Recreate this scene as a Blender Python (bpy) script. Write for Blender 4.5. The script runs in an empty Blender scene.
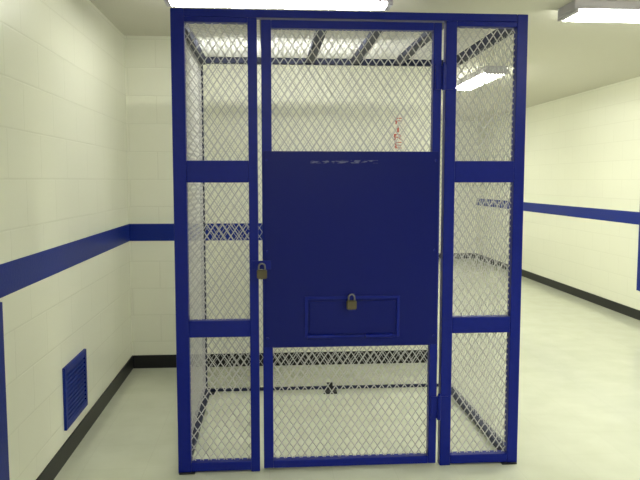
import bpy, bmesh, math
from mathutils import Vector, Matrix
sc=bpy.context.scene
COL=sc.collection

# ------------------------------------------------------------ materials
def new_mat(name):
    m=bpy.data.materials.new(name); m.use_nodes=True
    return m, m.node_tree, m.node_tree.nodes['Principled BSDF']
def simple(name,col,rough=0.5,metal=0.0,bump=0.0,bscale=60,var=0.0,spec=0.5):
    m,nt,b=new_mat(name)
    b.inputs['Base Color'].default_value=(*col,1); b.inputs['Roughness'].default_value=rough
    b.inputs['Metallic'].default_value=metal; b.inputs['Specular IOR Level'].default_value=spec
    tc=nt.nodes.new('ShaderNodeTexCoord')
    n=nt.nodes.new('ShaderNodeTexNoise'); n.inputs['Scale'].default_value=bscale; n.inputs['Detail'].default_value=4
    nt.links.new(tc.outputs['Object'],n.inputs['Vector'])
    if var>0:
        mx=nt.nodes.new('ShaderNodeMixRGB'); mx.inputs[1].default_value=(*[c*(1-var) for c in col],1); mx.inputs[2].default_value=(*[min(1,c*(1+var)) for c in col],1)
        nt.links.new(n.outputs['Fac'],mx.inputs[0]); nt.links.new(mx.outputs[0],b.inputs['Base Color'])
    if bump>0:
        bp=nt.nodes.new('ShaderNodeBump'); bp.inputs['Strength'].default_value=bump; bp.inputs['Distance'].default_value=0.003
        nt.links.new(n.outputs['Fac'],bp.inputs['Height']); nt.links.new(bp.outputs[0],b.inputs['Normal'])
    return m
def block_mat(name,axis):
    m,nt,b=new_mat(name)
    g=nt.nodes.new('ShaderNodeNewGeometry'); s=nt.nodes.new('ShaderNodeSeparateXYZ'); c=nt.nodes.new('ShaderNodeCombineXYZ')
    nt.links.new(g.outputs['Position'],s.inputs[0])
    nt.links.new(s.outputs[axis],c.inputs[0]); nt.links.new(s.outputs['Z'],c.inputs[1])
    br=nt.nodes.new('ShaderNodeTexBrick'); br.inputs['Scale'].default_value=1.0
    br.inputs['Brick Width'].default_value=0.406; br.inputs['Row Height'].default_value=0.203
    br.inputs['Mortar Size'].default_value=0.006; br.inputs['Mortar Smooth'].default_value=0.9
    br.inputs['Color1'].default_value=(0.84,0.84,0.72,1); br.inputs['Color2'].default_value=(0.83,0.83,0.71,1)
    br.inputs['Mortar'].default_value=(0.78,0.78,0.66,1)
    nt.links.new(c.outputs[0],br.inputs['Vector']); nt.links.new(br.outputs['Color'],b.inputs['Base Color'])
    inv=nt.nodes.new('ShaderNodeMath'); inv.operation='SUBTRACT'; inv.inputs[0].default_value=1
    nt.links.new(br.outputs['Fac'],inv.inputs[1])
    n=nt.nodes.new('ShaderNodeTexNoise'); n.inputs['Scale'].default_value=70; n.inputs['Detail'].default_value=5
    nt.links.new(g.outputs['Position'],n.inputs['Vector'])
    ad=nt.nodes.new('ShaderNodeMath'); ad.operation='MULTIPLY_ADD'; ad.inputs[1].default_value=0.25
    nt.links.new(n.outputs['Fac'],ad.inputs[0]); nt.links.new(inv.outputs[0],ad.inputs[2])
    bp=nt.nodes.new('ShaderNodeBump'); bp.inputs['Strength'].default_value=0.25; bp.inputs['Distance'].default_value=0.003
    nt.links.new(ad.outputs[0],bp.inputs['Height']); nt.links.new(bp.outputs[0],b.inputs['Normal'])
    b.inputs['Roughness'].default_value=0.36
    return m
def floor_mat():
    m,nt,b=new_mat('floor_vinyl')
    g=nt.nodes.new('ShaderNodeNewGeometry')
    br=nt.nodes.new('ShaderNodeTexBrick'); br.offset=0.0; br.inputs['Scale'].default_value=1.0
    br.inputs['Brick Width'].default_value=0.305; br.inputs['Row Height'].default_value=0.305
    br.inputs['Mortar Size'].default_value=0.0012; br.inputs['Mortar Smooth'].default_value=0.5
    br.inputs['Color1'].default_value=(0.64,0.66,0.54,1); br.inputs['Color2'].default_value=(0.625,0.645,0.525,1)
    br.inputs['Mortar'].default_value=(0.57,0.58,0.47,1)
    nt.links.new(g.outputs['Position'],br.inputs['Vector'])
    n=nt.nodes.new('ShaderNodeTexNoise'); n.inputs['Scale'].default_value=5; n.inputs['Detail'].default_value=6
    nt.links.new(g.outputs['Position'],n.inputs['Vector'])
    cr=nt.nodes.new('ShaderNodeValToRGB'); cr.color_ramp.elements[0].position=0.3; cr.color_ramp.elements[0].color=(0.92,0.92,0.90,1)
    cr.color_ramp.elements[1].position=0.7; cr.color_ramp.elements[1].color=(1,1,1,1)
    nt.links.new(n.outputs['Fac'],cr.inputs[0])
    mx=nt.nodes.new('ShaderNodeMixRGB'); mx.blend_type='MULTIPLY'; mx.inputs[0].default_value=1
    nt.links.new(br.outputs['Color'],mx.inputs[1]); nt.links.new(cr.outputs[0],mx.inputs[2])
    nt.links.new(mx.outputs[0],b.inputs['Base Color'])
    b.inputs['Roughness'].default_value=0.16
    bp=nt.nodes.new('ShaderNodeBump'); bp.inputs['Strength'].default_value=0.06; bp.inputs['Distance'].default_value=0.002
    nt.links.new(n.outputs['Fac'],bp.inputs['Height']); nt.links.new(bp.outputs[0],b.inputs['Normal'])
    return m
def plate_mat():
    m,nt,b=new_mat('blue_paint_worn')
    g=nt.nodes.new('ShaderNodeNewGeometry')
    n=nt.nodes.new('ShaderNodeTexNoise'); n.inputs['Scale'].default_value=1.0; n.inputs['Detail'].default_value=3
    mp=nt.nodes.new('ShaderNodeMapping'); mp.inputs['Scale'].default_value=(30,30,160)
    nt.links.new(g.outputs['Position'],mp.inputs[0]); nt.links.new(mp.outputs[0],n.inputs['Vector'])
    s=nt.nodes.new('ShaderNodeSeparateXYZ'); nt.links.new(g.outputs['Position'],s.inputs[0])
    def band(out,c,w):
        a=nt.nodes.new('ShaderNodeMath'); a.operation='COMPARE'; a.inputs[1].default_value=c; a.inputs[2].default_value=w
        nt.links.new(out,a.inputs[0]); return a
    bz=band(s.outputs['Z'],1.503,0.007); bx=band(s.outputs['X'],0.36,0.16)
    m1=nt.nodes.new('ShaderNodeMath'); m1.operation='MULTIPLY'; nt.links.new(bz.outputs[0],m1.inputs[0]); nt.links.new(bx.outputs[0],m1.inputs[1])
    gt=nt.nodes.new('ShaderNodeMath'); gt.operation='GREATER_THAN'; gt.inputs[1].default_value=0.53; nt.links.new(n.outputs['Fac'],gt.inputs[0])
    m2=nt.nodes.new('ShaderNodeMath'); m2.operation='MULTIPLY'; nt.links.new(m1.outputs[0],m2.inputs[0]); nt.links.new(gt.outputs[0],m2.inputs[1])
    mx=nt.nodes.new('ShaderNodeMixRGB'); mx.inputs[1].default_value=(*PLATE,1); mx.inputs[2].default_value=(0.14,0.16,0.28,1)
    nt.links.new(m2.outputs[0],mx.inputs[0]); nt.links.new(mx.outputs[0],b.inputs['Base Color'])
    b.inputs['Roughness'].default_value=0.33; b.inputs['Specular IOR Level'].default_value=0.18
    return m
BLUE=(0.004,0.012,0.215); PLATE=(0.003,0.008,0.145)
M_blue=simple('blue_enamel',BLUE,0.33,0,0.15,40,0.1,0.2)
M_plate=plate_mat()
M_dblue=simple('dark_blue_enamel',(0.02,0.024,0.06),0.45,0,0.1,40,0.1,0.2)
M_mesh=simple('mesh_grey_enamel',(0.48,0.475,0.485),0.45,0,0,40,0.1)
M_stripe=simple('blue_stripe_paint',(0.006,0.022,0.23),0.4,0,0.3,70,0.05,0.2)
M_black=simple('black_vinyl_base',(0.008,0.008,0.010),0.4,0,0.1,30,0.1,0.3)
M_ceil=simple('ceiling_paint',(0.66,0.64,0.56),0.9,0,0.3,120,0.03)
M_white=simple('fixture_white_enamel',(0.42,0.40,0.46),0.4,0,0.05,20,0.02)
M_brass=simple('aged_brass',(0.13,0.11,0.075),0.35,0.9,0.1,50,0.1)
M_steel=simple('shackle_steel',(0.25,0.25,0.25),0.3,1.0,0.05,50,0.05)
M_dark=simple('dark_iron',(0.03,0.03,0.035),0.5,0.6,0.1,50,0.1)
M_sign=simple('sign_white',(0.8,0.78,0.68),0.4,0,0,10,0.02)
M_red=simple('sign_red',(0.50,0.08,0.05),0.4,0,0,10,0.02)
M_bX=block_mat('painted_block_x','X'); M_bY=block_mat('painted_block_y','Y')
M_floor=floor_mat()
def emis(name,col,st):
    m=bpy.data.materials.new(name); m.use_nodes=True; nt=m.node_tree; nt.nodes.clear()
    e=nt.nodes.new('ShaderNodeEmission'); e.inputs[0].default_value=(*col,1); e.inputs[1].default_value=st
    o=nt.nodes.new('ShaderNodeOutputMaterial'); nt.links.new(e.outputs[0],o.inputs[0]); return m
M_lens=emis('fluorescent_lens',(0.98,0.99,0.88),45)

# ------------------------------------------------------------ geometry helpers
def empty(name,loc=(0,0,0)):
    e=bpy.data.objects.new(name,None); e.empty_display_size=0.1; e.location=loc; COL.objects.link(e); return e
def add_box(bm,x0,x1,y0,y1,z0,z1):
    vs=[bm.verts.new(p) for p in [(x0,y0,z0),(x1,y0,z0),(x1,y1,z0),(x0,y1,z0),(x0,y0,z1),(x1,y0,z1),(x1,y1,z1),(x0,y1,z1)]]
    for f in [(0,3,2,1),(4,5,6,7),(0,1,5,4),(1,2,6,5),(2,3,7,6),(3,0,4,7)]: bm.faces.new([vs[i] for i in f])
def finish(name,bm,mat,parent=None,bevel=0,smooth=False):
    me=bpy.data.meshes.new(name); bm.normal_update(); bm.to_mesh(me); bm.free()
    o=bpy.data.objects.new(name,me); COL.objects.link(o)
    for m in (mat if isinstance(mat,list) else [mat]): me.materials.append(m)
    if bevel>0:
        md=o.modifiers.new('bevel','BEVEL'); md.width=bevel; md.segments=2; md.limit_method='ANGLE'
    if smooth:
        for p in me.polygons: p.use_smooth=True
    if parent: 
        o.parent=parent; o.matrix_parent_inverse=Matrix.Translation(parent.location).inverted()
    return o
def boxes(name,lst,mat,parent=None,bevel=0):
    bm=bmesh.new()
    for b in lst: add_box(bm,*b)
    return finish(name,bm,mat,parent,bevel)
def add_cyl(bm,c,axis,r,h,seg=20):
    rot={'Z':Matrix(),'X':Matrix.Rotation(math.pi/2,4,'Y'),'Y':Matrix.Rotation(math.pi/2,4,'X')}[axis]
    bmesh.ops.create_cone(bm,cap_ends=True,segments=seg,radius1=r,radius2=r,depth=h,matrix=Matrix.Translation(c)@rot)

def add_diamond(bm,O,U,V,N,w,h,pw=0.038,ph=0.056,sw=0.0046,th=0.003):
    O=Vector(O);U=Vector(U);V=Vector(V);N=Vector(N)
    k=ph/pw
    for sgn in (1,-1):
        cs=-k*w if sgn>0 else 0
        ce=h if sgn>0 else h+k*w
        c=cs+ph*0.5
        while c<ce:
            pts=[]
            for u in (0,w):
                v=sgn*k*u+c
                if -1e-9<=v<=h+1e-9: pts.append((u,v))
            for v in (0,h):
                u=(v-c)/(sgn*k)
                if 0<u<w: pts.append((u,v))
            c+=ph
            if len(pts)<2: continue
            a,b=Vector(pts[0]),Vector(pts[1])
            if (b-a).length<0.006: continue
            d=(b-a).normalized(); p=Vector((-d.y,d.x))*sw*0.5
            off=0.0006*sgn
            r=[]
            for nn in (-th/2+off,th/2+off):
                for q in (a-p,b-p,b+p,a+p):
                    r.append(bm.verts.new(O+U*q.x+V*q.y+N*nn))
            for f in [(0,3,2,1),(4,5,6,7),(0,1,5,4),(1,2,6,5),(2,3,7,6),(3,0,4,7)]: bm.faces.new([r[i] for i in f])

# ------------------------------------------------------------ room shell
XL,XR,YB,YF,YR,XC,H=-1.03,3.75,5.20,12.2,-3.0,1.30,2.46
boxes('floor',[(XL-.2,XR+.2,YR-.2,YF+.2,-0.1,0)],M_floor)
boxes('ceiling',[(XL-.2,XR+.2,YR-.2,YF+.2,H,H+.1)],M_ceil)
boxes('wall_left',[(XL-.2,XL,YR-.2,YB+.2,0,H)],M_bY)
boxes('wall_right',[(XR,XR+.2,YR-.2,YF+.2,0,H)],M_bY)
boxes('wall_back',[(XL,XC,YB,YB+.2,0,H)],M_bX)
boxes('wall_corridor',[(XC-.2,XC,YB+.2,YF,0,H)],M_bY)
boxes('wall_far',[(XC-.2,XR,YF,YF+.2,0,H)],M_bX)
boxes('wall_rear',[(XL,XR,YR-.2,YR,0,H)],M_bX)
s0,s1,t=0.965,1.093,0.003
boxes('trim_1',[(XL,XL+t,YR,YB,s0,s1)],M_stripe)
boxes('trim_2',[(XL+t,XC+t,YB-t,YB,s0,s1)],M_stripe)
boxes('trim_3',[(XC,XC+t,YB,YF,s0,s1)],M_stripe)
boxes('trim_4',[(XR-t,XR,YR,YF,s0,s1)],M_stripe)
b=0.008; bh=0.10
boxes('baseboard_left',[(XL,XL+b,YR,YB,0,bh)],M_black,None,0.002)
boxes('baseboard_back',[(XL+b,XC+b,YB-b,YB,0,bh)],M_black,None,0.002)
boxes('baseboard_corridor',[(XC,XC+b,YB,YF,0,bh)],M_black,None,0.002)
boxes('baseboard_far',[(XC+b,XR-b,YF-b,YF,0,bh)],M_black,None,0.002)
boxes('baseboard_right',[(XR-b,XR,YR,YF,0,bh)],M_black,None,0.002)

# ------------------------------------------------------------ cage
cage=empty('holding_cage',(0.4,3.9,0))
F,Bk,X0,X1,T=3.27,4.56,-0.441,1.238,2.2
d=0.05
fr=[]
fr+=[(X0,X0+.062,F,F+d,0,T),(X1-.052,X1,F,F+d,0,T)]
fr+=[(-.090,-.047,F,F+d,0,T-.036),(.843,.896,F,F+d,0,T-.036)]
fr+=[(X0+.062,X1-.052,F,F+d,T-.036,T)]
for a,c in ((X0+.062,-.090),(.896,X1-.052)):
    fr+=[(a,c,F,F+d,0.008,.052),(a,c,F,F+d,.668,.748),(a,c,F,F+d,1.405,1.508),(a,c,F,F+d,2.14,T-.036)]
boxes('frame_front',fr,M_blue,cage,0.0035)
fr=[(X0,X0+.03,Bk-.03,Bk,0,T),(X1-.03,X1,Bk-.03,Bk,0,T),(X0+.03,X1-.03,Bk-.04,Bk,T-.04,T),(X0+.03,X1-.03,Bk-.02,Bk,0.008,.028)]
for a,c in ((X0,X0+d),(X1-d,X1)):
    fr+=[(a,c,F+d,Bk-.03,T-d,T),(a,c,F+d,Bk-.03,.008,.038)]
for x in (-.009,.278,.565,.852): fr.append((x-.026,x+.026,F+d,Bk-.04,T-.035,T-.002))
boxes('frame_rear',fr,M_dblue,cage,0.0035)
boxes('feet',[(X0+.005,X0+.08,F-.012,F+.06,0,.008),(X1-.08,X1-.005,F-.012,F+.06,0,.008),
  (X0+.005,X0+.08,Bk-.06,Bk+.01,0,.008),(X1-.08,X1-.005,Bk-.06,Bk+.01,0,.008)],M_dark,cage,0.001)
bm=bmesh.new()
ym=F+.03
for a,c in ((X0+.062,-.090),(.896,X1-.052)):
    for z0,z1 in ((.052,.668),(.748,1.405),(1.508,2.14)):
        add_diamond(bm,(a,ym,z0),(1,0,0),(0,0,1),(0,1,0),c-a,z1-z0)
for z0,z1 in ((.05,.61),(1.545,2.12)):
    add_diamond(bm,(.019,ym,z0),(1,0,0),(0,0,1),(0,1,0),.784-.019,z1-z0)
finish('front_mesh',bm,M_mesh,cage)
bm=bmesh.new()
add_diamond(bm,(X0+.03,Bk-.012,.028),(1,0,0),(0,0,1),(0,1,0),X1-X0-.06,T-.068,sw=.0028)
finish('back_mesh',bm,M_mesh,cage)
bm=bmesh.new()
for x in (X0+.02,X1-.02):
    add_diamond(bm,(x,F+d,.038),(0,1,0),(0,0,1),(1,0,0),Bk-F-d-.03,T-d-.038,sw=.0026,th=.0018)
finish('side_mesh',bm,M_mesh,cage)
bm=bmesh.new()
add_diamond(bm,(X0+d,F+d,T+.001),(1,0,0),(0,1,0),(0,0,1),X1-X0-2*d,Bk-F-d-.04,0.056,0.038,sw=.0026,th=.002)
finish('roof_mesh',bm,M_mesh,cage)
D0,D1=-.028,.823
boxes('door_frame',[(D0,D0+.047,F,F+.045,.014,2.155),(D1-.039,D1,F,F+.045,.014,2.155),
  (D0+.047,D1-.039,F,F+.045,.014,.052),(D0+.047,D1-.039,F,F+.045,2.118,2.155),
  (D0+.047,D1-.039,F,F+.045,.612,.65),(D0+.047,D1-.039,F,F+.045,1.51,1.545)],M_blue,cage,0.003)
boxes('door_plate',[(D0+.008,D1-.008,F-.006,F-.001,.618,1.552)],M_plate,cage,0.0015)
boxes('food_slot_flap',[(.195,.609,F-.013,F-.006,.678,.838)],M_plate,cage,0.002)
boxes('food_slot_frame',[(.172,.187,F-.012,F-.006,.660,.862),(.617,.632,F-.012,F-.006,.660,.862),
   (.187,.617,F-.012,F-.006,.847,.862),(.187,.617,F-.010,F-.006,.660,.670)],M_blue,cage,0.0015)
bm=bmesh.new()
for x in (.25,.53): add_cyl(bm,(x,F-.017,.668),'X',.010,.13,14)
for z in (1.90,.30):
    add_cyl(bm,(.833,F-.010,z),'Z',.010,.12,16)
    add_cyl(bm,(.833,F-.010,z+.065),'Z',.006,.012,12)
    add_box(bm,.793,.833,F-.006,F-.001,z-.055,z+.055); add_box(bm,.833,.880,F-.006,F-.001,z-.055,z+.055)
finish('hinges',bm,M_blue,cage)
boxes('hasps',[(.385,.415,F-.020,F-.013,.79,.875),(-.078,.012,F-.008,F-.001,.995,1.035),(-.040,-.022,F-.030,F-.008,1.005,1.025)],M_blue,cage,0.0015)
bm=bmesh.new()
for z in (.66,1.08,1.51):
    for x in (D0+.022,D1-.022): add_cyl(bm,(x,F-.008,z),'Y',.006,.005,12)
finish('plate_rivets',bm,M_blue,cage)
boxes('floor_anchor',[(.36,.45,Bk-.10,Bk-.03,0,.012),(.385,.425,Bk-.042,Bk-.03,.012,.06)],M_dark,cage,0.002)

def padlock(loc,s,bodymat):
    e=empty('padlock',loc)
    bm=bmesh.new(); add_box(bm,loc[0]-s*.5,loc[0]+s*.5,loc[1]-s*.22,loc[1]+s*.22,loc[2]-s*.9,loc[2])
    bmesh.ops.bevel(bm,geom=list(bm.edges),offset=s*.09,segments=3,affect='EDGES')
    add_cyl(bm,(loc[0],loc[1],loc[2]-s*.92),'Z',s*.12,s*.06,12)
    finish('body',bm,bodymat,e,0)
    cu=bpy.data.curves.new('shackle','CURVE'); cu.dimensions='3D'; cu.bevel_depth=s*.085; cu.bevel_resolution=3; cu.fill_mode='FULL'
    pts=[(-.3,-.1),(-.3,.3)]+[(-.3*math.cos(a),.3+.3*math.sin(a)) for a in [math.pi*i/10 for i in range(1,10)]]+[(.3,.3),(.3,-.1)]
    sp=cu.splines.new('POLY'); sp.points.add(len(pts)-1)
    for i,(x,z) in enumerate(pts): sp.points[i].co=(x*s,0,z*s,1)
    o=bpy.data.objects.new('shackle',cu); COL.objects.link(o); cu.materials.append(M_steel); o.parent=e
padlock((.394,F-.036,.845),.048,M_brass)
padlock((-.031,F-.040,.997),.048,M_brass)

# ------------------------------------------------------------ wall items
vent=empty('wall_vent_grille',(XL,3.66,.32))
y0,y1,z0,z1=3.46,3.87,.16,.48
boxes('vent_frame',[(XL,XL+.014,y0,y0+.03,z0,z1),(XL,XL+.014,y1-.03,y1,z0,z1),(XL,XL+.014,y0+.03,y1-.03,z0,z0+.03),(XL,XL+.014,y0+.03,y1-.03,z1-.03,z1)],M_stripe,vent,0.002)
bm=bmesh.new(); n=12
for i in range(n):
    z=z0+.035+(z1-z0-.07)*i/(n-1)
    add_box(bm,XL+.003,XL+.011,y0+.03,y1-.03,z-.006,z+.006)
add_box(bm,XL,XL+.003,y0+.03,y1-.03,z0+.03,z1-.03)
finish('vent_louvres',bm,M_stripe,vent)

acc=empty('wall_access_door',(XR,6.2,.86))
boxes('access_frame',[(XR-.02,XR,5.75,5.80,.30,1.42),(XR-.02,XR,6.62,6.69,.30,1.42),(XR-.02,XR,5.80,6.62,.30,.35),(XR-.02,XR,5.80,6.62,1.37,1.42)],M_stripe,acc,0.003)
boxes('access_leaf',[(XR-.012,XR-.001,5.81,6.61,.36,1.36)],M_sign,acc,0.002)
boxes('access_latch',[(XR-.035,XR-.012,6.54,6.60,.80,.92)],M_stripe,acc,0.003)

cab=empty('wall_cabinet_blue',(XL,2.2,.47))
boxes('cabinet_panel',[(XL,XL+.02,1.75,2.68,.0,.955)],M_stripe,cab,0.003)
boxes('cabinet_leaf',[(XL+.02,XL+.03,1.80,2.63,.06,.90)],M_stripe,cab,0.003)

sign=empty('fire_sign',(.98,YB-.004,1.77))
boxes('sign_plate',[(.920,1.04,YB-.006,YB-.001,1.64,1.90)],M_sign,sign,0.001)
for i,ch in enumerate('FIRE'):
    c=bpy.data.curves.new('letter','FONT'); c.body=ch; c.size=.070; c.extrude=.001; c.align_x='CENTER'
    c.materials.append(M_red); o=bpy.data.objects.new('letter_'+str(i+1),c); COL.objects.link(o)
    o.parent=sign; o.location=(0,-.004,.065-.060*i); o.rotation_euler=(math.pi/2,0,0); o.scale=(1.9,1,1)

def fixture(x0,x1,y0,y1,z0=2.387,name='fluorescent_light_fixture'):
    e=empty(name,((x0+x1)/2,(y0+y1)/2,H))
    caps=[(x0,x0+.03,y0,y1,z0,z0+.02),(x1-.03,x1,y0,y1,z0,z0+.02)] if x1-x0>y1-y0 else [(x0,x1,y0,y0+.03,z0,z0+.02),(x0,x1,y1-.03,y1,z0,z0+.02)]
    boxes('housing',[(x0,x1,y0,y1,z0+.02,H)]+caps,M_white,e,0.003)
    if x1-x0>y1-y0: l=(x0+.03,x1-.03,y0+.004,y1-.004,z0+.001,z0+.0199)
    else: l=(x0+.004,x1-.004,y0+.03,y1-.03,z0+.001,z0+.0199)
    boxes('lens',[l],M_lens,e)
fixture(-.56,.70,3.90,4.03)
fixture(1.78,3.02,3.98,4.22)
fixture(2.00,2.20,6.3,7.5)
fixture(2.00,2.20,9.2,10.4)
fixture(1.78,3.02,1.0,1.24)  # out-of-view lamp, added as front light for the cage
fixture(-.30,.94,-.6,-.30)  # unseen lamp behind the camera, also added for front lighting

det=empty('smoke_detector',(1.03,4.95,H))
bm=bmesh.new()
bmesh.ops.create_cone(bm,cap_ends=True,segments=32,radius1=.05,radius2=.065,depth=.03,matrix=Matrix.Translation((1.03,4.95,H-.030)))
add_cyl(bm,(1.03,4.95,H-.0075),'Z',.075,.015,32)
finish('detector_body',bm,M_sign,det)

# ------------------------------------------------------------ world, camera
w=bpy.data.worlds.new('World'); sc.world=w; w.use_nodes=True
w.node_tree.nodes['Background'].inputs[0].default_value=(0.8,0.8,0.75,1); w.node_tree.nodes['Background'].inputs[1].default_value=0.3
cam=bpy.data.cameras.new('camera'); co=bpy.data.objects.new('camera',cam); COL.objects.link(co)
cam.sensor_width=36; cam.lens=690/640*36; cam.clip_start=.02
co.location=(0,0,1.417); co.rotation_euler=(math.radians(90-4.97),0,math.radians(-4.3))
sc.camera=co
sc.view_settings.view_transform='Standard'; sc.view_settings.look='None'; sc.view_settings.exposure=0.0
